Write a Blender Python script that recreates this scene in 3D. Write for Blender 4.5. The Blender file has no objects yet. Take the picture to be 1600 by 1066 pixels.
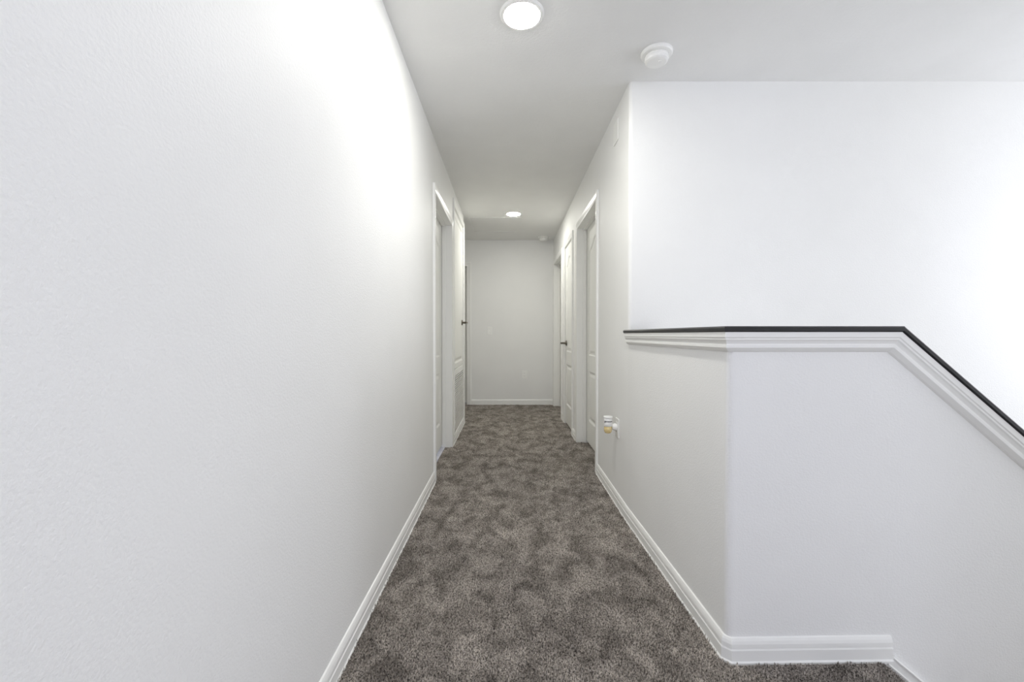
import bpy, math, random
import numpy as np
from mathutils import Vector

random.seed(7)
rng = np.random.default_rng(11)
S = bpy.context.scene
C = S.collection

# ------------------------------------------------------------------ camera, world, light, exposure
F = 667.0                                   # focal length in pixels of the 1600x1066 frame
cam_d = bpy.data.cameras.new('camera')
cam = bpy.data.objects.new('camera', cam_d)
C.objects.link(cam)
CAM_H = 1.044
cam.location = (0, 0, CAM_H)
cam.rotation_euler = (math.radians(90 - 0.86), 0, 0)
cam_d.sensor_fit = 'HORIZONTAL'
cam_d.sensor_width = 36
cam_d.lens = F / 1600 * 36
cam_d.shift_x = 6 / 1600
cam_d.clip_start = 0.02
S.camera = cam

w = bpy.data.worlds.new('sky')
S.world = w
w.use_nodes = True
bg = w.node_tree.nodes['Background']
bg.inputs[0].default_value = (0.75, 0.86, 1.0, 1)
bg.inputs[1].default_value = 0.6

DAY = (0.925, 0.935, 1.0)
FILL = (0.82, 0.845, 1.0)  # colour of the added fill light behind the camera
LED = (1.0, 0.99, 0.92)
LED_STRENGTH = 218.0


def area(name, loc, rot, sx, sy, power, col):
    d = bpy.data.lights.new(name, 'AREA')
    d.shape = 'RECTANGLE'
    d.size, d.size_y, d.energy, d.color = sx, sy, power, col
    o = bpy.data.objects.new(name, d)
    o.location, o.rotation_euler = loc, rot
    C.objects.link(o)
    return o


# daylight entering by the stairwell window (end wall of the stairs); unseen hall window added as frontal fill
area('stair_window_daylight', (3.93, 1.34, 1.25), (0, math.radians(90), 0), 1.80, 1.60, 34, DAY)
area('hall_window_daylight', (0.35, -2.43, 1.45), (math.radians(90), 0, 0), 1.20, 1.30, 28, FILL)

S.view_settings.view_transform = 'Standard'
S.view_settings.look = 'None'
S.view_settings.exposure = 0.0
S.view_settings.gamma = 1.0
S.view_settings.use_curve_mapping = False
S.cycles.max_bounces = 14
S.cycles.diffuse_bounces = 10


# ------------------------------------------------------------------ materials
def mat(name, col, rough=0.5, metal=0.0, spec=0.5):
    m = bpy.data.materials.new(name)
    m.use_nodes = True
    b = m.node_tree.nodes['Principled BSDF']
    b.inputs['Base Color'].default_value = (*col, 1)
    b.inputs['Roughness'].default_value = rough
    b.inputs['Metallic'].default_value = metal
    b.inputs['Specular IOR Level'].default_value = spec
    return m


def texco(m, scale):
    nt = m.node_tree
    g = nt.nodes.new('ShaderNodeNewGeometry')
    mp = nt.nodes.new('ShaderNodeMapping')
    mp.inputs['Scale'].default_value = scale if hasattr(scale, '__len__') else (scale,) * 3
    nt.links.new(g.outputs['Position'], mp.inputs['Vector'])
    return mp.outputs[0]


def bump_noise(m, scale, strength, dist, detail=3, rough=0.6):
    nt = m.node_tree
    n = nt.nodes.new('ShaderNodeTexNoise')
    n.inputs['Scale'].default_value = 1.0
    n.inputs['Detail'].default_value = detail
    n.inputs['Roughness'].default_value = rough
    nt.links.new(texco(m, scale), n.inputs['Vector'])
    bu = nt.nodes.new('ShaderNodeBump')
    bu.inputs['Strength'].default_value = strength
    bu.inputs['Distance'].default_value = dist
    nt.links.new(n.outputs['Fac'], bu.inputs['Height'])
    nt.links.new(bu.outputs[0], m.node_tree.nodes['Principled BSDF'].inputs['Normal'])
    return n


def tint_noise(m, scale, c0, c1, p0=0.35, p1=0.65, detail=4):
    nt = m.node_tree
    n = nt.nodes.new('ShaderNodeTexNoise')
    n.inputs['Scale'].default_value = 1.0
    n.inputs['Detail'].default_value = detail
    nt.links.new(texco(m, scale), n.inputs['Vector'])
    r = nt.nodes.new('ShaderNodeValToRGB')
    r.color_ramp.elements[0].position, r.color_ramp.elements[1].position = p0, p1
    r.color_ramp.elements[0].color, r.color_ramp.elements[1].color = (*c0, 1), (*c1, 1)
    nt.links.new(n.outputs['Fac'], r.inputs[0])
    nt.links.new(r.outputs[0], nt.nodes['Principled BSDF'].inputs['Base Color'])
    return r


M = {}
M['wall'] = mat('orange_peel_wall_paint', (0.86, 0.86, 0.85), 0.55, spec=0.35)
tint_noise(M['wall'], 3.0, (0.855, 0.855, 0.845), (0.87, 0.87, 0.86))
bump_noise(M['wall'], 170, 0.28, 0.004, 2.5)
M['ceiling'] = mat('knockdown_ceiling_paint', (0.84, 0.84, 0.83), 0.8, spec=0.2)
tint_noise(M['ceiling'], 4.0, (0.83, 0.83, 0.82), (0.85, 0.85, 0.84))
bump_noise(M['ceiling'], 75, 0.4, 0.006, 4)
M['trim'] = mat('semi_gloss_trim_paint', (0.88, 0.88, 0.86), 0.32)
bump_noise(M['trim'], (9, 9, 9), 0.03, 0.004)
M['door'] = mat('satin_door_paint', (0.86, 0.86, 0.83), 0.38)
bump_noise(M['door'], (40, 40, 5), 0.05, 0.003)
M['plastic'] = mat('white_plastic', (0.90, 0.90, 0.88), 0.3)
tint_noise(M['plastic'], 12, (0.89, 0.89, 0.87), (0.91, 0.91, 0.89))
M['black'] = mat('black_painted_wood', (0.012, 0.012, 0.014), 0.38)
bump_noise(M['black'], (30, 30, 30), 0.06, 0.002)
M['nickel'] = mat('brushed_bronze_nickel', (0.23, 0.21, 0.18), 0.32, 1.0)
bump_noise(M['nickel'], (200, 200, 30), 0.05, 0.001)
M['dark'] = mat('dark_gap', (0.03, 0.03, 0.028), 0.8)
tint_noise(M['dark'], 20, (0.025, 0.025, 0.024), (0.04, 0.04, 0.037))
M['liner'] = mat('grey_duct_board', (0.34, 0.34, 0.33), 0.8)  # grey stands in for the shade behind the grille slats
tint_noise(M['liner'], 30, (0.31, 0.31, 0.30), (0.37, 0.37, 0.36))
M['tile'] = mat('pale_lilac_tile', (0.62, 0.62, 0.72), 0.25)  # lilac stands in for daylight leaking under a door
tint_noise(M['tile'], 9, (0.58, 0.58, 0.68), (0.68, 0.68, 0.76))
M['amber'] = mat('amber_scented_oil', (0.72, 0.52, 0.22), 0.12)
tint_noise(M['amber'], 40, (0.66, 0.50, 0.20), (0.80, 0.66, 0.36))
M['ink'] = mat('dark_printed_ink', (0.06, 0.06, 0.06), 0.5)
tint_noise(M['ink'], 300, (0.04, 0.04, 0.04), (0.10, 0.10, 0.10))
M['glass'] = mat('window_glass', (1, 1, 1), 0.02)
M['glass'].node_tree.nodes['Principled BSDF'].inputs['Transmission Weight'].default_value = 1.0
M['glass'].node_tree.nodes['Principled BSDF'].inputs['IOR'].default_value = 1.02

m = M['lamp'] = bpy.data.materials.new('led_diffuser')
m.use_nodes = True
nt = m.node_tree
nt.nodes.clear()
em = nt.nodes.new('ShaderNodeEmission')
em.inputs[0].default_value = (*LED, 1)
em.inputs[1].default_value = LED_STRENGTH
out = nt.nodes.new('ShaderNodeOutputMaterial')
nt.links.new(em.outputs[0], out.inputs[0])


def carpet_mat(name):
    m = mat(name, (0.2, 0.19, 0.18), 0.95, spec=0.1)
    nt = m.node_tree
    b = nt.nodes['Principled BSDF']

    def noise(scale, detail, rough=0.55, dist=0.0):
        n = nt.nodes.new('ShaderNodeTexNoise')
        n.inputs['Scale'].default_value = 1
        n.inputs['Detail'].default_value = detail
        n.inputs['Roughness'].default_value = rough
        n.inputs['Distortion'].default_value = dist
        nt.links.new(texco(m, scale), n.inputs['Vector'])
        return n.outputs['Fac']

    def ramp(f, p0, p1, c0, c1):
        r = nt.nodes.new('ShaderNodeValToRGB')
        r.color_ramp.elements[0].position, r.color_ramp.elements[1].position = p0, p1
        r.color_ramp.elements[0].color, r.color_ramp.elements[1].color = (*c0, 1), (*c1, 1)
        nt.links.new(f, r.inputs[0])
        return r.outputs[0]

    def mul(a, bb):
        x = nt.nodes.new('ShaderNodeMix')
        x.data_type = 'RGBA'
        x.blend_type = 'MULTIPLY'
        x.inputs[0].default_value = 1
        nt.links.new(a, x.inputs[6])
        nt.links.new(bb, x.inputs[7])
        return x.outputs[2]
    # brushed and trodden patches of the pile, then the flecks of single yarns
    a = ramp(noise((9.5, 7.0, 5), 7, 0.66, 0.6), 0.38, 0.61, (0.245, 0.219, 0.194), (0.52, 0.472, 0.425))
    c = ramp(noise(150, 2, 0.7), 0.38, 0.60, (0.25, 0.245, 0.245), (1.22, 1.22, 1.22))
    nt.links.new(mul(a, c), b.inputs['Base Color'])
    return m


M['carpet'] = carpet_mat('taupe_cut_pile_carpet')


# ------------------------------------------------------------------ helpers
def obj(name, verts, faces, material, parent=None, smooth=False):
    me = bpy.data.meshes.new(name)
    me.from_pydata([tuple(v) for v in verts], [], faces)
    me.materials.append(M[material])
    if smooth:
        me.polygons.foreach_set('use_smooth', [True] * len(me.polygons))
    me.update()
    o = bpy.data.objects.new(name, me)
    C.objects.link(o)
    if parent is not None:
        o.parent = parent
    fix_normals(me)
    return o


def fix_normals(me):
    import bmesh
    bm = bmesh.new()
    bm.from_mesh(me)
    bmesh.ops.recalc_face_normals(bm, faces=bm.faces)
    bm.to_mesh(me)
    bm.free()


def empty(name, loc=(0, 0, 0)):
    o = bpy.data.objects.new(name, None)
    o.location = loc
    o.empty_display_size = 0.1
    C.objects.link(o)
    bpy.context.view_layer.update()
    return o


def tag(o, label=None, cat=None, group=None, kind=None):
    if label:
        o['label'] = label
    if cat:
        o['category'] = cat
    if group:
        o['group'] = group
    if kind:
        o['kind'] = kind
    return o


class MB:
    """collects shapes and links them as one mesh"""
    def __init__(self):
        self.v, self.f = [], []

    def add(self, v, f):
        n = len(self.v)
        self.v += [tuple(p) for p in v]
        self.f += [tuple(i + n for i in q) for q in f]
        return self

    def box(self, x0, x1, y0, y1, z0, z1):
        v = [(x, y, z) for z in (z0, z1) for y in (y0, y1) for x in (x0, x1)]
        f = [(0, 2, 3, 1), (4, 5, 7, 6), (0, 1, 5, 4), (2, 6, 7, 3), (0, 4, 6, 2), (1, 3, 7, 5)]
        return self.add(v, f)

    def prism(self, poly, z0, z1):
        n = len(poly)
        v = [(x, y, z0) for x, y in poly] + [(x, y, z1) for x, y in poly]
        f = [tuple(range(n))[::-1], tuple(range(n, 2 * n))]
        f += [(i, (i + 1) % n, n + (i + 1) % n, n + i) for i in range(n)]
        return self.add(v, f)

    def lathe(self, c, axis, prof, n=40):
        """prof: (radius, height along axis)"""
        ax = Vector(axis).normalized()
        u = ax.orthogonal().normalized()
        ww = ax.cross(u)
        v, f = [], []
        for r, h in prof:
            for k in range(n):
                a = 2 * math.pi * k / n
                v.append(Vector(c) + ax * h + (u * math.cos(a) + ww * math.sin(a)) * r)
        for i in range(len(prof) - 1):
            for k in range(n):
                f.append((i * n + k, i * n + (k + 1) % n, (i + 1) * n + (k + 1) % n, (i + 1) * n + k))
        f.append(tuple(range(n))[::-1])
        f.append(tuple((len(prof) - 1) * n + k for k in range(n)))
        return self.add(v, f)

    def tube(self, pts, radii, n=12, squash=1.0):
        pts = [Vector(p) for p in pts]
        v, f = [], []
        up = Vector((0, 0, 1))
        for i, p in enumerate(pts):
            t = (pts[min(i + 1, len(pts) - 1)] - pts[max(i - 1, 0)]).normalized()
            s = t.cross(up)
            s = s.normalized() if s.length > 1e-4 else Vector((1, 0, 0))
            q = s.cross(t).normalized()
            for k in range(n):
                a = 2 * math.pi * k / n
                v.append(p + (s * math.cos(a) * squash + q * math.sin(a)) * radii[i])
        for i in range(len(pts) - 1):
            for k in range(n):
                f.append((i * n + k, i * n + (k + 1) % n, (i + 1) * n + (k + 1) % n, (i + 1) * n + k))
        f.append(tuple(range(n))[::-1])
        f.append(tuple((len(pts) - 1) * n + k for k in range(n)))
        return self.add(v, f)

    def ring(self, rect_out, rect_in, w0, w1, mp):
        """flat rectangular frame between two rectangles (u0,u1,v0,v1), extruded from w0 to w1"""
        def cor(r):
            return [(r[0], r[2]), (r[1], r[2]), (r[1], r[3]), (r[0], r[3])]
        o, i = cor(rect_out), cor(rect_in)
        v = [mp(a, b, ww) for ww in (w0, w1) for ring in (o, i) for a, b in ring]
        f = []
        for k in range(4):
            j = (k + 1) % 4
            f += [(k, j, 4 + j, 4 + k), (8 + k, 12 + k, 12 + j, 8 + j), (k, 8 + k, 8 + j, j), (4 + k, 4 + j, 12 + j, 12 + k)]
        return self.add(v, f)

    def build(self, name, material, parent=None, smooth=False):
        return obj(name, self.v, self.f, material, parent, smooth)


def bevel(o, wid, seg=2):
    b = o.modifiers.new('bevel', 'BEVEL')
    b.width, b.segments, b.limit_method, b.angle_limit = wid, seg, 'ANGLE', math.radians(40)
    return o


def sweep(path, ns, bs, prof, starts=None):
    """mitred moulding: one closed solid per path segment.
    path: 3-D points, ns / bs: outward and up axis of every segment, prof: (out, up) points."""
    path = [Vector(p) for p in path]
    segs = []
    ts = [(path[i + 1] - path[i]).normalized() for i in range(len(path) - 1)]
    for i, t in enumerate(ts):
        n, b = Vector(ns[i]).normalized(), Vector(bs[i]).normalized()
        rings = []
        for j in (i, i + 1):
            if j == 0:
                m = ts[0]
            elif j == len(ts):
                m = ts[-1]
            else:
                m = (ts[j - 1] + ts[j]).normalized()
            ring = []
            for a, u in prof:
                p = path[j] + n * a + b * u
                k = (path[j] - p).dot(m) / t.dot(m)
                ring.append(p + t * k)
            rings.append(ring)
        q = len(prof)
        v = rings[0] + rings[1]
        f = [tuple(range(q)), tuple(range(q, 2 * q))[::-1]] + [(k, q + k, q + (k + 1) % q, (k + 1) % q) for k in range(q)]
        segs.append((v, f))
    return segs


def plan_sweep(path, prof, side, z=0.0):
    """sweep along a plan polyline; side=+1: outward is to the left of travel"""
    p3 = [(x, y, z) for x, y in path]
    ns, bs = [], []
    for i in range(len(path) - 1):
        dx, dy = path[i + 1][0] - path[i][0], path[i + 1][1] - path[i][1]
        ns.append((-dy * side, dx * side, 0))
        bs.append((0, 0, 1))
    return sweep(p3, ns, bs, prof)


# ------------------------------------------------------------------ dimensions
H = 2.44
XL, XR = -0.525, 0.67            # hall walls
T = 0.11                         # wall thickness
YF = 6.33                        # far wall
YB = -2.50                       # near end of the hall behind the camera
YS = 2.375                       # stairwell back wall
HC = (0.697, 1.347)               # half wall corner (plan, sharp)
HA = (XR, YS)                    # half wall start
XN = 1.227                       # where the half wall starts to slope
FY = lambda x: HC[1] + (x - HC[0]) * FS   # front face of the half wall runs a little off square
FS = 0.018
SL = 0.84                        # stair slope
XE = 4.0                         # stairwell end wall
YN = 0.30                        # near stair wall
XF = 1.192                       # edge of the upper floor at the stairs
XB = 1.230                       # end of the landing baseboard
ZLOW = -2.72

# ------------------------------------------------------------------ floor, ceiling, walls
fl = MB()
fl.prism([(XL - T, YB), (XF, YB), (XF, HC[1] + 0.05), (XR + T, HC[1] + 0.05), (XR + T, YF), (XL - T, YF)], -0.30, 0.0)
fl.prism([(-1.71, 4.94), (XL - T, 4.94), (XL - T, YF), (-1.71, YF)], -0.30, 0.0)
fl.box(XL - .45, XL - T, 2.9, 4.1, -0.30, 0.0)
fl.box(-1.71, XR + T, YF, YF + .35, -0.30, 0.0)
floor = fl.build('floor', 'carpet')
tag(floor, 'taupe cut pile carpet running down the hall', 'floor', kind='structure')

lf = MB().box(XR - 0.1, XE + T, YN - T, YS + T, ZLOW - 0.1, ZLOW).build('floor_lower', 'carpet')
tag(lf, 'carpeted lower floor at the bottom of the stairwell', 'floor', kind='structure')

ce = MB().box(-1.71, XE + T, YB - T, YF + T, H, H + 0.12).build('ceiling', 'ceiling')
tag(ce, 'flat white ceiling over hall and stairwell', 'ceiling', kind='structure')

# openings along the walls: (y0, y1, z_top)
D1 = (3.05, 3.93, 2.045)        # left room door
D2 = (4.12, 4.96, 2.28)         # left closet door over return grille
D3 = (3.23, 4.11, 2.055)        # right room door
D4 = (4.45, 5.02, 2.055)        # right closet door
D5 = (5.33, 6.20, 2.055)        # right far doorway
D6 = (-1.37, -0.61, 2.055)      # doorway in the far wall (x range)
JT = 0.02                       # jamb thickness


def wall_run(mb, x0, x1, y0, y1, opens):
    y = y0
    for a, b, zt in opens:
        mb.box(x0, x1, y, a - JT, 0, H)
        mb.box(x0, x1, a - JT, b + JT, zt + JT, H)
        y = b + JT
    mb.box(x0, x1, y, y1, 0, H)


wl = MB()
wall_run(wl, XL - T, XL, YB, 5.05, [D1, D2])
wall_left = tag(wl.build('wall_left', 'wall'), 'long white textured wall on the left side of the hall', 'wall', kind='structure')


def bull(cx, cy, r, a0, a1, n=7):
    return [(cx + r * math.cos(math.radians(a0 + (a1 - a0) * k / n)), cy + r * math.sin(math.radians(a0 + (a1 - a0) * k / n))) for k in range(n + 1)]


R = 0.02
ZC0 = 1.058
wr = MB()
first = bull(XR + R, YS + R, R, 180, 270) + [(XE, YS), (XE, YS + T), (XR + T, YS + T), (XR + T, D3[0] - JT), (XR, D3[0] - JT)]
wr.prism(first, ZC0, H)
wr.prism([(XR, YS), (XE, YS), (XE, YS + T), (XR + T, YS + T), (XR + T, D3[0] - JT), (XR, D3[0] - JT)], 0, ZC0)
wall_run(wr, XR, XR + T, D3[1] + JT, YF, [D4, D5])
wr.box(XR, XR + T, D3[0] - JT, D3[1] + JT, D3[2] + JT, H)
wall_right = tag(wr.build('wall_right', 'wall'), 'white wall with rounded corner on the right side of the hall', 'wall', kind='structure')

ws = MB().box(XR + T, XE + T, YS, YS + T, ZLOW, 0).build('wall_stairwell', 'wall')
tag(ws, 'white wall below floor level in the stairwell', 'wall', kind='structure')

wf = MB()
wf.box(-1.71, D6[0] - JT, YF, YF + T, 0, H)
wf.box(D6[0] - JT, D6[1] + JT, YF, YF + T, D6[2] + JT, H)
wf.box(D6[1] + JT, XR + T, YF, YF + T, 0, H)
tag(wf.build('wall_far', 'wall'), 'white wall closing the far end of the hall', 'wall', kind='structure')

wa = MB().box(-1.71, XL - T, 4.94, 5.05, 0, H).box(-1.71, -1.60, 5.05, YF, 0, H)
tag(wa.build('wall_alcove', 'wall'), 'white walls of the side alcove beyond the closet', 'wall', kind='structure')

# near end of the hall and the stairwell shell
wb = MB()
wb.box(XL - T, XF, YB - T, YB, 0, 0.80).box(XL - T, XF, YB - T, YB, 2.10, H)
wb.box(XL - T, -0.25, YB - T, YB, 0.80, 2.10).box(0.95, XF, YB - T, YB, 0.80, 2.10)
tag(wb.build('wall_back', 'wall'), 'white wall with a window at the near end of the hall', 'wall', kind='structure')
wn = MB().box(XF, XF + T, YB - T, YN - T, -0.3, H).box(XF, XE, YN - T, YN, ZLOW, H)
tag(wn.build('wall_near', 'wall'), 'white wall along the near side of the stairs', 'wall', kind='structure')
we = MB()
we.box(XE, XE + T, YN - T, YS + T, ZLOW, 0.30).box(XE, XE + T, YN - T, YS + T, 2.20, H)
we.box(XE, XE + T, YN - T, 0.50, 0.30, 2.20).box(XE, XE + T, 2.18, YS + T, 0.30, 2.20)
tag(we.build('wall_end', 'wall'), 'white wall with the stairwell window at its end', 'wall', kind='structure')


def window(n, rect, mp, label):
    u0, u1, v0, v1 = rect
    o = tag(empty(f'window_{n}', mp((u0 + u1) / 2, v0, 0)), label, 'window', kind='structure')
    loc = o.location

    def lm(u, v, ww):
        return Vector(mp(u, v, ww)) - loc
    MB().ring(rect, (u0 + .05, u1 - .05, v0 + .05, v1 - .05), -0.08, -0.03, lm).build('window_frame', 'trim', o)
    vm = (v0 + v1) / 2
    for a, b in ((v0 + .05, vm - .015), (vm + .015, v1 - .05)):
        mb = MB()
        mb.add([lm(u, v, ww) for ww in (-.058, -.052) for v in (a, b) for u in (u0 + .05, u1 - .05)],
               [(0, 2, 3, 1), (4, 5, 7, 6), (0, 1, 5, 4), (2, 6, 7, 3), (0, 4, 6, 2), (1, 3, 7, 5)])
        mb.build('pane', 'glass', o)
    mb = MB()
    mb.add([lm(u, v, ww) for ww in (-.07, -.04) for v in (vm - .015, vm + .015) for u in (u0 + .05, u1 - .05)],
           [(0, 2, 3, 1), (4, 5, 7, 6), (0, 1, 5, 4), (2, 6, 7, 3), (0, 4, 6, 2), (1, 3, 7, 5)])
    mb.build('meeting_rail', 'trim', o)


window(1, (0.50, 2.18, 0.30, 2.20), lambda u, v, ww: (XE - ww, u, v), 'tall white framed window at the end of the stairwell')
window(2, (-0.25, 0.95, 0.80, 2.10), lambda u, v, ww: (u, YB + ww, v), 'white framed window at the near end of the hall')

# ------------------------------------------------------------------ half wall with its cap
ZC = 1.052                       # top of the half wall under the black cap
dn = Vector((HC[0] - HA[0], HC[1] - HA[1])).normalized()           # along the side, towards the camera
nr = Vector((-dn.y, dn.x))                                          # into the wall
RB = 0.024
side_end = Vector(HC) - dn * RB
c0 = side_end + nr * RB
hw = MB()
fd = Vector((1, FS)).normalized()
front_start = Vector(HC) + fd * RB
arc = []
for k in range(9):
    q = k / 8
    p0, p1, p2 = side_end, Vector(HC), front_start
    # circular-looking quadratic corner
    arc.append(tuple((1 - q) ** 2 * p0 + 2 * q * (1 - q) * p1 + q * q * p2))
inner = (HC[0] + T, FY(HC[0] + T) + T)
plan = [(HA[0], YS + 0.02)] + [tuple(HA)] + arc + [(XN, FY(XN)), (XN, FY(XN) + T), inner, (HA[0] + T, YS), (HA[0] + T, YS + 0.02)]
plan = [tuple(HA)] + arc + [(XN, FY(XN)), (XN, FY(XN) + T), inner, (HA[0] + T, YS)]
hw.prism(plan, ZLOW, ZC)
# sloping part beside the stairs
X2 = 3.0
zs = lambda x: ZC - (x - XN) * SL
pts = [(XN, ZLOW), (X2, ZLOW), (X2, zs(X2)), (XN, ZC)]
v = [(x, FY(x), z) for x, z in pts] + [(x, FY(x) + T, z) for x, z in pts]
hw.add(v, [(0, 1, 2, 3), (7, 6, 5, 4), (0, 4, 5, 1), (1, 5, 6, 2), (2, 6, 7, 3), (3, 7, 4, 0)])
half = hw.build('wall_half', 'wall')
tag(half, 'white half wall with rounded corner guarding the stairs', 'wall', kind='structure')

rail = empty('cap_rail', (HC[0], HC[1], ZC))
tag(rail, 'black painted cap rail with white crown moulding topping the half wall', 'rail')
P = [Vector((HA[0], YS - 0.004, ZC)), Vector((HC[0], HC[1], ZC)), Vector((XN, FY(XN), ZC)), Vector((X2, FY(X2), zs(X2)))]
sd = (P[3] - P[2]).normalized()
fn = Vector((FS, -1, 0)).normalized()
ns = [Vector((-nr.x, -nr.y, 0)), fn, fn]
if ns[0].x > 0:
    ns[0] = -ns[0]
bs = [Vector((0, 0, 1)), Vector((0, 0, 1)), fn.cross(sd)]
if bs[2].z < 0:
    bs[2] = -bs[2]
CO = 0.032
capp = [(-T - .02, 0), (CO - .004, 0), (CO, .004), (CO, .013), (CO - .005, .018), (-T - .015, .018), (-T - .02, .013)]
for (v, f) in sweep(P, ns, bs, capp):
    obj('cap', [p - rail.location for p in v], f, 'black', rail)
crown = [(0.0, 0.0), (.027, 0.0), (.027, -.016), (.0245, -.019), (.0245, -.024), (.021, -.028), (.0165, -.036), (.0165, -.039),
         (.019, -.041), (.019, -.049), (.016, -.052), (.008, -.060), (0, -.063)]
for (v, f) in sweep(P, ns, bs, crown):
    obj('crown_moulding', [p - rail.location for p in v], f, 'trim', rail)

# ------------------------------------------------------------------ baseboards
BP = [(0, 0.0), (.017, 0.0), (.017, .006), (.0125, .010), (.0125, .043), (.0075, .0455), (.0075, .049), (.0118, .0515), (.0112, .062),
      (.0085, .071), (.005, .078), (0, .080)]


def baseboard(name, path, side, label, **kw):
    segs = plan_sweep(path, BP, side)
    o = empty(name, (path[0][0], path[0][1], 0))
    for v, f in segs:
        obj('board', [p - o.location for p in v], f, 'trim', o)
    return tag(o, label, 'baseboard', kind='structure')


CW = 0.060                       # casing width
baseboard('baseboard_left', [(XL, YB), (XL, D1[0] - CW - JT * 0)], -1, 'white moulded baseboard along the left hall wall')
k = 0.015
pa = Vector(HC) - dn * k
pb = Vector(HC) + fd * k
baseboard('baseboard_right', [(XR, D3[0] - CW), (XR, YS), tuple(pa), tuple(pb), (XB - .004, FY(XB))], -1,
          'white moulded baseboard wrapping the corner of the half wall')
baseboard('baseboard_between_right_doors', [(XR, D4[0] - CW), (XR, D3[1] + CW)], -1, 'short white baseboard between the two right doors')
baseboard('baseboard_right_far', [(XR, D5[0] - CW), (XR, D4[1] + CW)], -1, 'short white baseboard beside the far right doorway')
baseboard('baseboard_far', [(D6[1] + .067, YF), (XR, YF)], -1, 'white baseboard across the far wall')
baseboard('baseboard_alcove', [(-1.60, YF), (-1.60, 5.05), (XL, 5.05)], -1, 'white baseboard inside the side alcove')
baseboard('baseboard_closet', [(XL, D1[1] + CW), (XL, 5.05)], -1, 'white baseboard under the closet grille')

# ------------------------------------------------------------------ doors
CP = [(0, 0), (0, .009), (.003, .012), (.012, .012), (.016, .0095), (.022, .0115), (.044, .0155), (.054, .0165), (.060, .014), (.060, 0)]


def casing(o, mp, u0, u1, z1, z0=0.0, wid=None):
    """U-shaped moulded casing round an opening, three mitred pieces"""
    loc = o.location
    s = 1.0 if wid is None else wid / CW
    prof = [(a * s, b) for a, b in CP]
    q = len(prof)

    def piece(a, b, ea, eb):
        # a, b: corner points (u, v); ea, eb: per-corner direction of the profile
        r0 = [Vector(mp(a[0] + p * ea[0], a[1] + p * ea[1], h)) - loc for p, h in prof]
        r1 = [Vector(mp(b[0] + p * eb[0], b[1] + p * eb[1], h)) - loc for p, h in prof]
        f = [tuple(range(q)), tuple(range(q, 2 * q))[::-1]] + [(k, q + k, q + (k + 1) % q, (k + 1) % q) for k in range(q)]
        obj('casing', r0 + r1, f, 'trim', o)
    piece((u0, z0), (u0, z1), (-1, 0), (-1, 1))
    piece((u0, z1), (u1, z1), (-1, 1), (1, 1))
    piece((u1, z1), (u1, z0), (1, 1), (1, 0))


def jamb(o, mp, u0, u1, z1, depth=T, z0=0.0):
    loc = o.location
    for name, r in (('jamb', (u0 - JT, u0, z0, z1 + JT)), ('jamb', (u1, u1 + JT, z0, z1 + JT)), ('head_jamb', (u0, u1, z1, z1 + JT))):
        vv = [Vector(mp(u, z, ww)) - loc for ww in (0.0, -depth) for z in r[2:] for u in r[:2]]
        obj(name, vv, [(0, 2, 3, 1), (4, 5, 7, 6), (0, 1, 5, 4), (2, 6, 7, 3), (0, 4, 6, 2), (1, 3, 7, 5)], 'trim', o)
    # door stop
    return o


def leaf(o, mp, u0, u1, z0, z1, wf, panels, name='door_leaf', step=.008, back=.035):
    """moulded door leaf: a height field with sunk mouldings; panels: (hw0,hw1,v0,v1,rise) relative to the leaf"""
    loc = o.location
    W, Hh = u1 - u0, z1 - z0
    nu, nv = int(W / step), int(Hh / step)
    us, vs = np.linspace(0, W, nu + 1), np.linspace(0, Hh, nv + 1)
    U, V = np.meshgrid(us, vs)
    h = np.zeros_like(U)
    ids = np.zeros(U.shape, int)
    for i, (a, b, c, d, rise) in enumerate(panels):
        uc, hw_ = (a + b) / 2, (b - a) / 2
        t = np.clip(np.abs(U - uc) / hw_, 0, 1)
        top = d + rise * (0.5 + 0.5 * np.cos(np.pi * t)) if rise else np.full_like(U, d)
        s = np.minimum(np.minimum(hw_ - np.abs(U - uc), V - c), top - V)
        # ogee groove 0..35 mm from the outline, then a raised field
        g = np.interp(s, [-.001, 0, .008, .018, .024, .044, .052], [0, -.002, -.009, -.010, -.009, -.002, -.0015])
        h = np.where(s > 0, g, h)
        ids = np.where(s > .024, i + 1, ids)
    vv = np.stack([U.ravel(), V.ravel(), h.ravel()], 1)
    idx = np.arange((nu + 1) * (nv + 1)).reshape(nv + 1, nu + 1)
    q = np.stack([idx[:-1, :-1], idx[:-1, 1:], idx[1:, 1:], idx[1:, :-1]], -1)
    fid = ids[:-1, :-1]
    root = None
    for k in range(len(panels) + 1):
        fq = q[fid == k].reshape(-1, 4)
        used, inv = np.unique(fq, return_inverse=True)
        fq = inv.reshape(-1, 4)
        pts = [Vector(mp(u0 + vv[i, 0], z0 + vv[i, 1], wf + vv[i, 2])) - loc for i in used]
        faces = [tuple(int(x) for x in f) for f in fq]
        if k == 0:
            n = len(pts)
            bx = [Vector(mp(u, z, wf - e)) - loc for e in (0.0, back) for z in (z0, z1) for u in (u0, u1)]
            pts = pts + bx
            faces += [tuple(n + i for i in f) for f in [(4, 5, 7, 6), (0, 1, 5, 4), (2, 6, 7, 3), (0, 4, 6, 2), (1, 3, 7, 5)]]
            me_o = plain(name, pts, faces, 'door', o)
            root = me_o
        else:
            plain('panel', pts, faces, 'door', root)
    return root


def plain(name, verts, faces, material, parent):
    me = bpy.data.meshes.new(name)
    me.from_pydata([tuple(v) for v in verts], [], faces)
    me.materials.append(M[material])
    fix_normals(me)
    o = bpy.data.objects.new(name, me)
    C.objects.link(o)
    o.parent = parent
    return o


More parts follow.
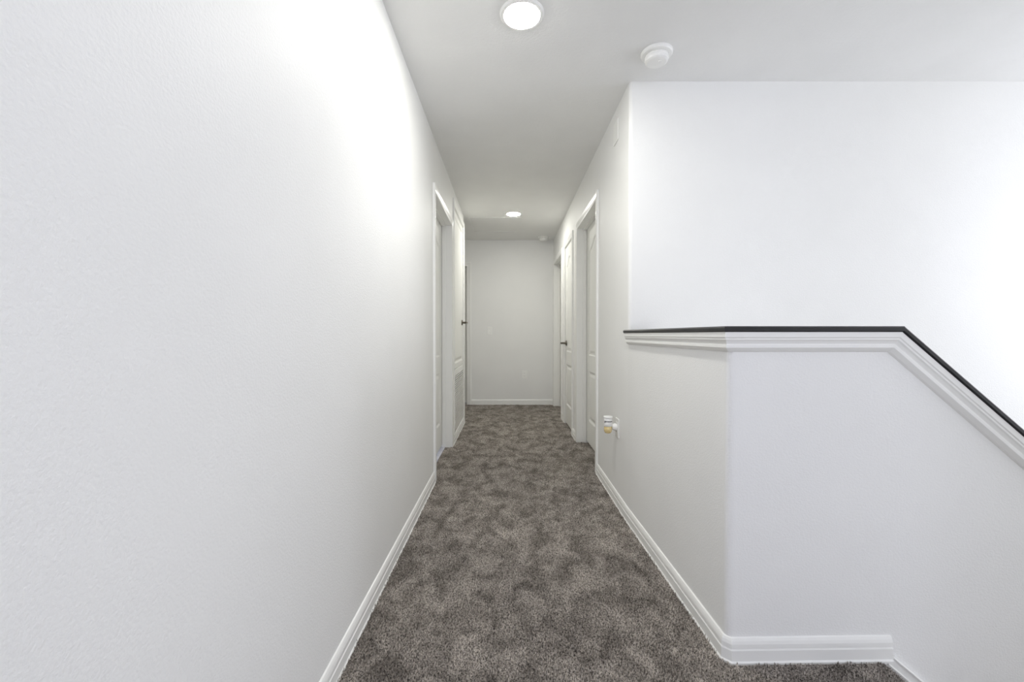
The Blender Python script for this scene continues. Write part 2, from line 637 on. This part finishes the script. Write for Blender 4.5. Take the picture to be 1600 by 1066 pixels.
def lever(parent, loc, base, wdir, along, length=.13):
    """rosette, neck and lever; base in world, wdir out of the door, along the lever"""
    b, wv, al = Vector(base) - loc, Vector(wdir), Vector(along)
    mb = MB()
    mb.lathe(b, wv, [(.031, 0), (.031, .006), (.027, .010), (.012, .012), (.011, .056), (.0, .057)], 24)
    p0 = b + wv * .058
    mb.tube([p0 - al * .012, p0, p0 + al * .03, p0 + al * .07 - wv * .006 - Vector((0, 0, .002)), p0 + al * length - wv * .010 - Vector((0, 0, .003))],
            [.008, .0115, .0105, .009, .006], 12)
    h = mb.build('handle', 'nickel', parent, True)
    h['label'] = 'dark brushed metal lever handle'
    return h


def two_panel(W):
    s = .115 if W > .7 else .095
    return [(s, W - s, .215, .675, 0), (s, W - s, .825, 1.80, .09)]


mpL = lambda u, v, ww: (XL + ww, u, v)
mpR = lambda u, v, ww: (XR - ww, u, v)
mpF = lambda u, v, ww: (u, YF - ww, v)


def door(n, mp, u0, u1, zt, wf, label, handle=None, hinge_u=None, floor_gap=.026, panels=None):
    o = tag(empty(f'door_{n}', mp((u0 + u1) / 2, 0, 0)), label, 'door', kind='structure')
    jamb(o, mp, u0, u1, zt)
    casing(o, mp, u0, u1, zt)
    W = u1 - u0 - .006
    lf = leaf(o, mp, u0 + .003, u1 - .003, floor_gap, zt - .003, wf, panels or two_panel(W))
    loc = o.location
    # stop strips the leaf closes against
    if wf < -.05:
        mb = MB()
        for r in ((u0, u0 + .011, 0, zt), (u1 - .011, u1, 0, zt), (u0 + .011, u1 - .011, zt - .011, zt)):
            mb.add([Vector(mp(u, z, ww)) - loc for ww in (wf + .004, wf + .036) for z in r[2:] for u in r[:2]],
                   [(0, 2, 3, 1), (4, 5, 7, 6), (0, 1, 5, 4), (2, 6, 7, 3), (0, 4, 6, 2), (1, 3, 7, 5)])
        mb.build('door_stop', 'trim', o)
    if floor_gap > .02 and n not in (1, 6):  # dark strip put in as the shade under the leaf
        MB().add([Vector(mp(u, z, ww)) - loc for ww in (wf - .030, wf - .036) for z in (.001, floor_gap + .01) for u in (u0 + .004, u1 - .004)],
                 [(0, 2, 3, 1), (4, 5, 7, 6), (0, 1, 5, 4), (2, 6, 7, 3), (0, 4, 6, 2), (1, 3, 7, 5)]).build('door_sweep', 'dark', o)
    if hinge_u is not None:
        for z in (.22, .93, 1.83):
            mb = MB()
            mb.tube([Vector(mp(hinge_u, z - .045, wf + .006)) - loc, Vector(mp(hinge_u, z + .045, wf + .006)) - loc], [.006, .006], 8)
            mb.build('hinge', 'nickel', o)
    if handle:
        uh, zh, sgn = handle
        e = Vector(mp(0, 0, 1)) - Vector(mp(0, 0, 0))
        al = (Vector(mp(1, 0, 0)) - Vector(mp(0, 0, 0))) * sgn
        lever(lf, loc, mp(uh, zh, wf), e, al)
    return o


door(1, mpL, *D1, -.085, 'white panelled door set back in the nearest doorway on the left')
door(3, mpR, *D3, -.085, 'white panelled door set back in the nearest doorway on the right')
door(4, mpR, *D4, -.004, 'narrow white panelled closet door with lever handle on the right', handle=(4.93, .945, 1))
door(5, mpR, *D5, -.085, 'white door in the far doorway on the right')
door(6, mpF, *D6, -.085, 'white door in the far wall beyond the closet', hinge_u=D6[1] - .004)

# closet door above the return grille
d2 = tag(empty('door_2', mpL((D2[0] + D2[1]) / 2, .70, 0)), 'tall white closet door above the return air grille', 'door', kind='structure')
jamb(d2, mpL, D2[0], D2[1], D2[2], z0=.086)
casing(d2, mpL, D2[0], D2[1], D2[2], z0=.086)
W2 = D2[1] - D2[0] - .006
l2 = leaf(d2, mpL, D2[0] + .003, D2[1] - .003, .703, D2[2] - .003, -.003, [(.055, W2 - .055, .055, 1.575 - .06, 0)])
lever(l2, d2.location, mpL(4.86, 1.18, -.003), (1, 0, 0), (0, -1, 0), .05)
for z in (.74, 2.15):
    mb = MB().tube([Vector(mpL(D2[0] + .002, z - .03, .002)) - d2.location, Vector(mpL(D2[0] + .002, z + .03, .002)) - d2.location], [.005, .005], 8)
    mb.build('hinge', 'nickel', d2)

gr = tag(empty('return_air_grille', mpL((D2[0] + D2[1]) / 2, .086, 0)), 'white louvred return air grille below the tall closet door', 'grille')
lg = lambda u, v, ww: Vector(mpL(u, v, ww)) - gr.location
g0, g1, gz0, gz1 = D2[0] + .002, D2[1] - .002, .090, .697
MB().ring((g0, g1, gz0, gz1), (g0 + .05, g1 - .05, gz0 + .07, gz1 - .055), -.02, .004, lg).build('frame', 'trim', gr)
bevel(gr.children[-1], .004)
MB().ring((g0 + .042, g1 - .042, gz0 + .062, gz1 - .047), (g0 + .053, g1 - .053, gz0 + .073, gz1 - .058), .002, .006, lg).build('inner_rim', 'trim', gr)
MB().add([lg(u, v, ww) for ww in (-.10, -.098) for v in (gz0, gz1) for u in (g0, g1)],
         [(0, 2, 3, 1), (4, 5, 7, 6), (0, 1, 5, 4), (2, 6, 7, 3), (0, 4, 6, 2), (1, 3, 7, 5)]).build('back_board', 'liner', gr)
MB().ring((g0, g1, gz0, gz1), (g0 + .03, g1 - .045, gz0 + .04, gz1 - .04), -.097, -.021, lg).build('duct_liner', 'liner', gr)  # added lining that darkens the gaps between slats
NS = 22
sl_me = None
for k in range(NS):
    z = gz0 + .076 + (gz1 - gz0 - .137) * (k + .5) / NS
    if sl_me is None:
        u0, u1 = g0 + .05, g1 - .05
        # blade tilted upwards and outwards
        pr = [(-.006, -.0075), (.010, -.004), (.010, .0075), (-.006, .004)]
        v = [Vector((a, u - (u0 + u1) / 2, b)) for u in (u0, u1) for a, b in pr]
        o = obj('slat', v, [(0, 1, 2, 3), (7, 6, 5, 4), (0, 4, 5, 1), (1, 5, 6, 2), (2, 6, 7, 3), (3, 7, 4, 0)], 'trim', gr)
        sl_me = o.data
    else:
        o = bpy.data.objects.new('slat', sl_me)
        C.objects.link(o)
        o.parent = gr
    o.location = (0, 0, z - gr.location.z)
for z in (.125, .66):
    mb = MB().lathe(lg(g0 + .02, z, .004), (1, 0, 0), [(.008, 0), (.008, .004), (.004, .006)], 12)
    mb.build('screw', 'nickel', gr)

# pale strip painted as daylight leaking under the nearest left door
th = MB().box(XL - .20, XL - .055, D1[0], D1[1], 0.0005, .009).build('threshold', 'tile')
tag(th, 'pale lilac threshold strip under the nearest left door', 'threshold')

# ------------------------------------------------------------------ stairs
st = empty('staircase', (XF, (YN + HC[1]) / 2, 0))
tag(st, 'carpeted stairs going down beside the half wall', 'staircase')
RISE, RUN = .19, .19 / SL
nst = 7
for i in range(nst):
    x0 = XF + i * RUN
    z1 = -RISE * (i + 1)
    x1 = x0 + RUN + (.0 if i < nst - 1 else 0)
    mb = MB().box(x0, x1, YN + .002, FY(x0) - .02, z1 - RISE * 1.2, z1)
    o = mb.build('step', 'carpet', None)
    for vtx in o.data.vertices:
        vtx.co -= st.location
    o.parent = st
    bevel(o, .02, 3)
xl = XF + nst * RUN
fd_ = MB().prism([(xl, YN), (XE, YN), (XE, YS), (X2, YS), (X2, FY(X2) - .02), (xl, FY(xl) - .02)], -RISE * nst - .25, -RISE * nst).build('floor_landing', 'carpet')
tag(fd_, 'carpeted landing half way down the stairs', 'floor', kind='structure')
tr = tag(empty('trim_1', (XB, FY(XB), 0)), 'white skirt board running down the half wall beside the stairs', 'skirting', kind='structure')
# skirt board along the half wall, its top edge running down from the baseboard
sk = [(XB - .036, -.002), (XB - .004, .0), (XB + .003, .018), (XB + .003 + 1.6, .018 - 1.6 * SL), (XB + 1.6, -1.6 * SL - .30), (XB - .036, -.30)]
n5 = len(sk)
v = [(x, FY(x) - .0005, z) for x, z in sk] + [(x, FY(x) - .010, z) for x, z in sk]
skirt = obj('skirt_board', [Vector(p) - tr.location for p in v],
            [tuple(range(n5)), tuple(range(n5, 2 * n5))[::-1]] + [(k, n5 + k, n5 + (k + 1) % n5, (k + 1) % n5) for k in range(n5)], 'trim', tr)
p0 = Vector((XB - .002, FY(XB), .016))
p1 = Vector((XB + 1.6, FY(XB + 1.6), .016 - 1.602 * SL))
for off, nm in ((0.0, 'skirt_cap'), (-.026, 'skirt_bead')):
    for v, f in sweep([p0, p1], [fn], [bs[2]], [(0, off - .006), (.014, off - .006), (.016, off - .002), (.012, off + .002), (0, off + .003)]):
        obj(nm, [q - tr.location for q in v], f, 'trim', tr)

# ------------------------------------------------------------------ ceiling lights, detectors, hatch
def recessed_light(x, y, label):
    o = tag(empty('recessed_light', (x, y, H)), label, 'ceiling light', 'round ceiling lights along the hall')
    MB().lathe((0, 0, 0), (0, 0, -1), [(.097, 0), (.097, .002), (.091, .008), (.079, .010), (.078, .008), (.078, 0)], 56).build('trim_ring', 'plastic', o, False)
    MB().lathe((0, 0, 0), (0, 0, -1), [(.0775, .004), (.0775, .009), (.073, .0115), (.03, .013), (.001, .013)], 56).build('diffuser', 'lamp', o, True)
    return o


recessed_light(.06, 1.88, 'round lit ceiling light nearest the viewer, at the top of the picture')
recessed_light(.062, 4.94, 'round lit ceiling light near the far end of the hall')


def smoke_detector(x, y, label, tilt=0):
    o = tag(empty('smoke_detector', (x, y, H)), label, 'smoke detector', 'ceiling smoke detectors')
    b = MB().lathe((0, 0, 0), (0, 0, -1), [(.076, 0), (.076, .010), (.071, .016), (.060, .018)], 48).build('mounting_base', 'plastic', o)
    d = MB().lathe((0, 0, 0), (0, 0, -1), [(.054, .016), (.056, .024), (.057, .034), (.054, .044), (.046, .050), (.020, .052), (.001, .052)], 48).build('body', 'plastic', o, False)
    MB().lathe((.012, -.018, 0), (0, 0, -1), [(.010, .049), (.010, .0545), (.008, .056)], 20).build('test_button', 'plastic', d)
    mb = MB()
    for k in range(24):
        a = 2 * math.pi * k / 24
        p = Vector((math.cos(a), math.sin(a), 0))
        t = Vector((-math.sin(a), math.cos(a), 0))
        q = [p * .0545 + t * s * .005 + Vector((0, 0, -z)) for z in (.020, .024) for s in (-1, 1)]
        q += [p * .0572 + t * s * .005 + Vector((0, 0, -z)) for z in (.020, .024) for s in (-1, 1)]
        mb.add(q, [(0, 2, 3, 1), (4, 5, 7, 6), (0, 1, 5, 4), (2, 6, 7, 3), (0, 4, 6, 2), (1, 3, 7, 5)])
    mb.build('vent_slots', 'plastic', d)
    return o


smoke_detector(.735, 2.135, 'round white smoke detector on the ceiling above the half wall')
smoke_detector(.505, 6.13, 'small round white smoke detector on the ceiling at the far wall')

hx0, hx1, hy0, hy1 = -.49, .15, 5.09, 5.80
ha = tag(empty('attic_hatch', ((hx0 + hx1) / 2, (hy0 + hy1) / 2, H)), 'flat white attic hatch panel in the ceiling beside the far light', 'hatch')
lh = lambda u, v, ww: Vector((u, v, H - ww)) - ha.location
MB().ring((hx0, hx1, hy0, hy1), (hx0 + .03, hx1 - .03, hy0 + .03, hy1 - .03), 0, .006, lh).build('frame', 'ceiling', ha)
MB().add([lh(u, v, ww) for ww in (0, .002) for v in (hy0 + .034, hy1 - .034) for u in (hx0 + .034, hx1 - .034)],
         [(0, 2, 3, 1), (4, 5, 7, 6), (0, 1, 5, 4), (2, 6, 7, 3), (0, 4, 6, 2), (1, 3, 7, 5)]).build('panel', 'ceiling', ha)


# ------------------------------------------------------------------ switch, outlets, cover plate, air freshener
def plate(name, mp, uc, zc, label, cat, kind, wdt=.072, hgt=.116, group=None):
    o = tag(empty(name, mp(uc, zc, 0)), label, cat, group)
    loc = o.location

    def bxm(u0, u1, v0, v1, w0, w1):
        return [Vector(mp(uc + u, zc + v, ww)) - loc for ww in (w0, w1) for v in (v0, v1) for u in (u0, u1)]
    FB = [(0, 2, 3, 1), (4, 5, 7, 6), (0, 1, 5, 4), (2, 6, 7, 3), (0, 4, 6, 2), (1, 3, 7, 5)]
    pl = bevel(MB().add(bxm(-wdt / 2, wdt / 2, -hgt / 2, hgt / 2, 0, .006), FB).build('plate', 'plastic', o), .003)
    if kind == 'switch':
        MB().add(bxm(-.006, .006, -.013, .013, .006, .008), FB).build('toggle_surround', 'plastic', o)
        e = Vector(mp(0, 0, 1)) - Vector(mp(0, 0, 0))
        MB().tube([e * .006, e * .018 + Vector((0, 0, -.008))], [.0045, .0035], 8).build('toggle', 'plastic', o)
        for s in (-1, 1):
            MB().lathe(e * .006 + Vector((0, 0, s * .042)), e, [(.0035, 0), (.003, .0012)], 10).build('screw', 'plastic', o)
    if kind == 'outlet':
        e = Vector(mp(0, 0, 1)) - Vector(mp(0, 0, 0))
        for s in (-1, 1):
            f = bevel(MB().add(bxm(-.017, .017, s * .0215 - .0145, s * .0215 + .0145, .005, .008), FB).build('receptacle', 'plastic', o), .004)
            for q in (-1, 1):
                MB().add(bxm(q * .0065 - .0011, q * .0065 + .0011, s * .0215 - .002, s * .0215 + .006, .0075, .0084), FB).build('slot', 'dark', f)
        MB().lathe(e * .006, e, [(.0035, 0), (.003, .0012)], 10).build('screw', 'plastic', o)
    return o


plate('light_switch', mpF, -.277, 1.10, 'white toggle light switch on the far wall', 'light switch', 'switch')
plate('wall_outlet', mpF, .242, .45, 'white wall outlet low on the far wall', 'outlet', 'outlet')
plate('wall_outlet', mpR, 2.60, .475, 'white wall outlet on the right wall behind the air freshener', 'outlet', 'outlet')
plate('cover_plate', mpR, 2.66, 2.295, 'flat painted cover plate high on the right wall by the corner', 'cover plate', 'blank', .11, .13)

af = tag(empty('air_freshener', (XR - .0005, 2.60, .44)), 'white plug-in air freshener with amber oil bottle on right wall', 'air freshener')
xb, yb, zb = -.060, 0.0, 0.0     # bottle axis relative to the wall plane


def ell(mb, prof, cx, cy, n=28):
    """stack of ellipses: (rx, ry, z)"""
    v, f = [], []
    for rx, ry, z in prof:
        for k in range(n):
            a = 2 * math.pi * k / n
            v.append((cx + rx * math.cos(a), cy + ry * math.sin(a), z))
    for i in range(len(prof) - 1):
        for k in range(n):
            f.append((i * n + k, i * n + (k + 1) % n, (i + 1) * n + (k + 1) % n, (i + 1) * n + k))
    f.append(tuple(range(n))[::-1])
    f.append(tuple((len(prof) - 1) * n + k for k in range(n)))
    return mb.add(v, f)


ell(MB(), [(.010, .009, .002), (.017, .015, .004), (.023, .020, .013), (.0245, .021, .030), (.023, .020, .041), (.017, .015, .046)], xb, yb).build('oil_bottle', 'amber', af, True)
wb_ = ell(MB(), [(.020, .017, .043), (.0255, .022, .046), (.026, .0225, .060), (.0255, .022, .085), (.025, .0215, .094)], xb, yb).build('warmer_body', 'plastic', af, True)
ell(MB(), [(.024, .021, .0935), (.028, .024, .096), (.0285, .0245, .102), (.027, .023, .106), (.020, .017, .107)], xb, yb).build('lid', 'plastic', af, True)
mb = MB()
n = 14
vv, ff = [], []
for k in range(n + 1):                       # small printed script mark round the front
    a = math.radians(-150 + 120 * k / n)
    hh = .0022 + (.0042 if k < 2 else 0) + .0006 * math.sin(k * 2.1)
    for s in (-1, 1):
        vv.append((xb + .0262 * math.cos(a), yb + .0228 * math.sin(a), .0755 + s * hh - (.002 if k < 2 else 0)))
ff = [(2 * k, 2 * k + 2, 2 * k + 3, 2 * k + 1) for k in range(n)]
mb.add(vv, ff).build('printed_mark', 'ink', wb_)
MB().lathe((-.004, 0, .040), (-1, 0, 0), [(.016, 0), (.021, .006), (.022, .016), (.018, .026), (.010, .032)], 28).build('plug_collar', 'plastic', af, True)

# ------------------------------------------------------------------ carpet pile
def carpet_ok(x, y):
    right = np.where(y > YS, XR - .012, HA[0] + (HC[0] - HA[0]) * (HA[1] - y) / (HA[1] - HC[1]) - .013)
    frontlim = HC[1] - .021 + (x - HC[0]) * FS
    hall = (x > XL + .013) & (x < right) & (y >= HC[1] - .014)
    loft = (x > XL + .013) & (x < XF - .03) & (y < np.where(x < HC[0], HC[1] - .0139, frontlim))
    rec = ((x > XL - .055) & (x <= XL + .013) & (y > D1[0] + .002) & (y < D1[1] - .002)) | \
          ((x < XR + .075) & (x >= XR - .012) & (((y > D3[0] + .002) & (y < D3[1] - .002)) | ((y > D5[0] + .002) & (y < D5[1] - .002))))
    alc = (x > -1.58) & (x <= XL + .013) & (y > 5.07) & (y < YF - .014)
    return (hall | loft | rec | alc) & (y < YF - .014)


def tufts(y0, y1, sp):
    xs = np.arange(-1.6, XF, sp)
    ys = np.arange(y0, y1, sp)
    X, Y = np.meshgrid(xs, ys)
    X = X.ravel() + rng.uniform(-.45, .45, X.size) * sp
    Y = Y.ravel() + rng.uniform(-.45, .45, Y.size) * sp
    k = carpet_ok(X, Y)
    X, Y = X[k], Y[k]
    return np.stack([X, Y, np.zeros_like(X)], 1), np.tile([0, 0, 1.0], (len(X), 1)), np.full(len(X), sp)


parts = [tufts(0.2, 2.0, .0070), tufts(2.0, 3.8, .0085), tufts(3.8, YF, .0115)]
# the rounded nosing at the top of the stairs
na = int((HC[1] - .05) / .0062)
yy = rng.uniform(.32, HC[1] - .016, 9000)
ang = rng.uniform(0, math.pi / 2, 9000)
rr = .03
pn = np.stack([XF - rr + rr * np.sin(ang), yy, -rr + rr * np.cos(ang)], 1)
nn = np.stack([np.sin(ang), 0 * ang, np.cos(ang)], 1)
parts.append((pn, nn, np.full(9000, .0062)))
Pp = np.concatenate([p[0] for p in parts])
Nn = np.concatenate([p[1] for p in parts])
Ss = np.concatenate([p[2] for p in parts])
N = len(Pp)
ang = rng.uniform(0, 2 * np.pi, N)
side = np.cross(Nn, np.array([0, 1.0, 0]))
side /= np.linalg.norm(side, axis=1)[:, None]
oth = np.cross(Nn, side)
rad = Ss * rng.uniform(.42, .62, N)
base = []
for k in range(3):
    a = ang + k * 2 * np.pi / 3
    base.append(Pp + (side * np.cos(a)[:, None] + oth * np.sin(a)[:, None]) * rad[:, None])
la = rng.uniform(0, 2 * np.pi, N)
# the nap leans in broad brushed swirls
big = np.sin(Pp[:, 0] * 7.1 + 2 * np.sin(Pp[:, 1] * 3.3)) + np.sin(Pp[:, 1] * 5.7 + 1.7 * np.sin(Pp[:, 0] * 4.9))
lean = np.stack([.0030 * np.cos(la) + .0016 * big, .0030 * np.sin(la) + .0016 * np.roll(big, 0), np.zeros(N)], 1)
tip = Pp + Nn * (rng.uniform(.006, .013, N) * np.where(Ss < .0075, 1.3, 1.0))[:, None] + lean
V = np.stack(base + [tip], 1).reshape(-1, 3)
i0 = np.arange(N) * 4
tri = np.stack([np.stack([i0, i0 + 1, i0 + 3], 1), np.stack([i0 + 1, i0 + 2, i0 + 3], 1), np.stack([i0 + 2, i0, i0 + 3], 1)], 1).reshape(-1, 3)
me = bpy.data.meshes.new('carpet_pile')
me.vertices.add(len(V))
me.vertices.foreach_set('co', V.ravel())
me.loops.add(tri.size)
me.loops.foreach_set('vertex_index', tri.ravel().astype(np.int32))
me.polygons.add(len(tri))
me.polygons.foreach_set('loop_start', (np.arange(len(tri)) * 3).astype(np.int32))
me.polygons.foreach_set('loop_total', np.full(len(tri), 3, np.int32))
me.materials.append(M['carpet'])
me.update(calc_edges=True)
me.validate()
pile = bpy.data.objects.new('carpet_pile', me)
C.objects.link(pile)
pile.parent = floor
pile['kind'] = 'stuff'
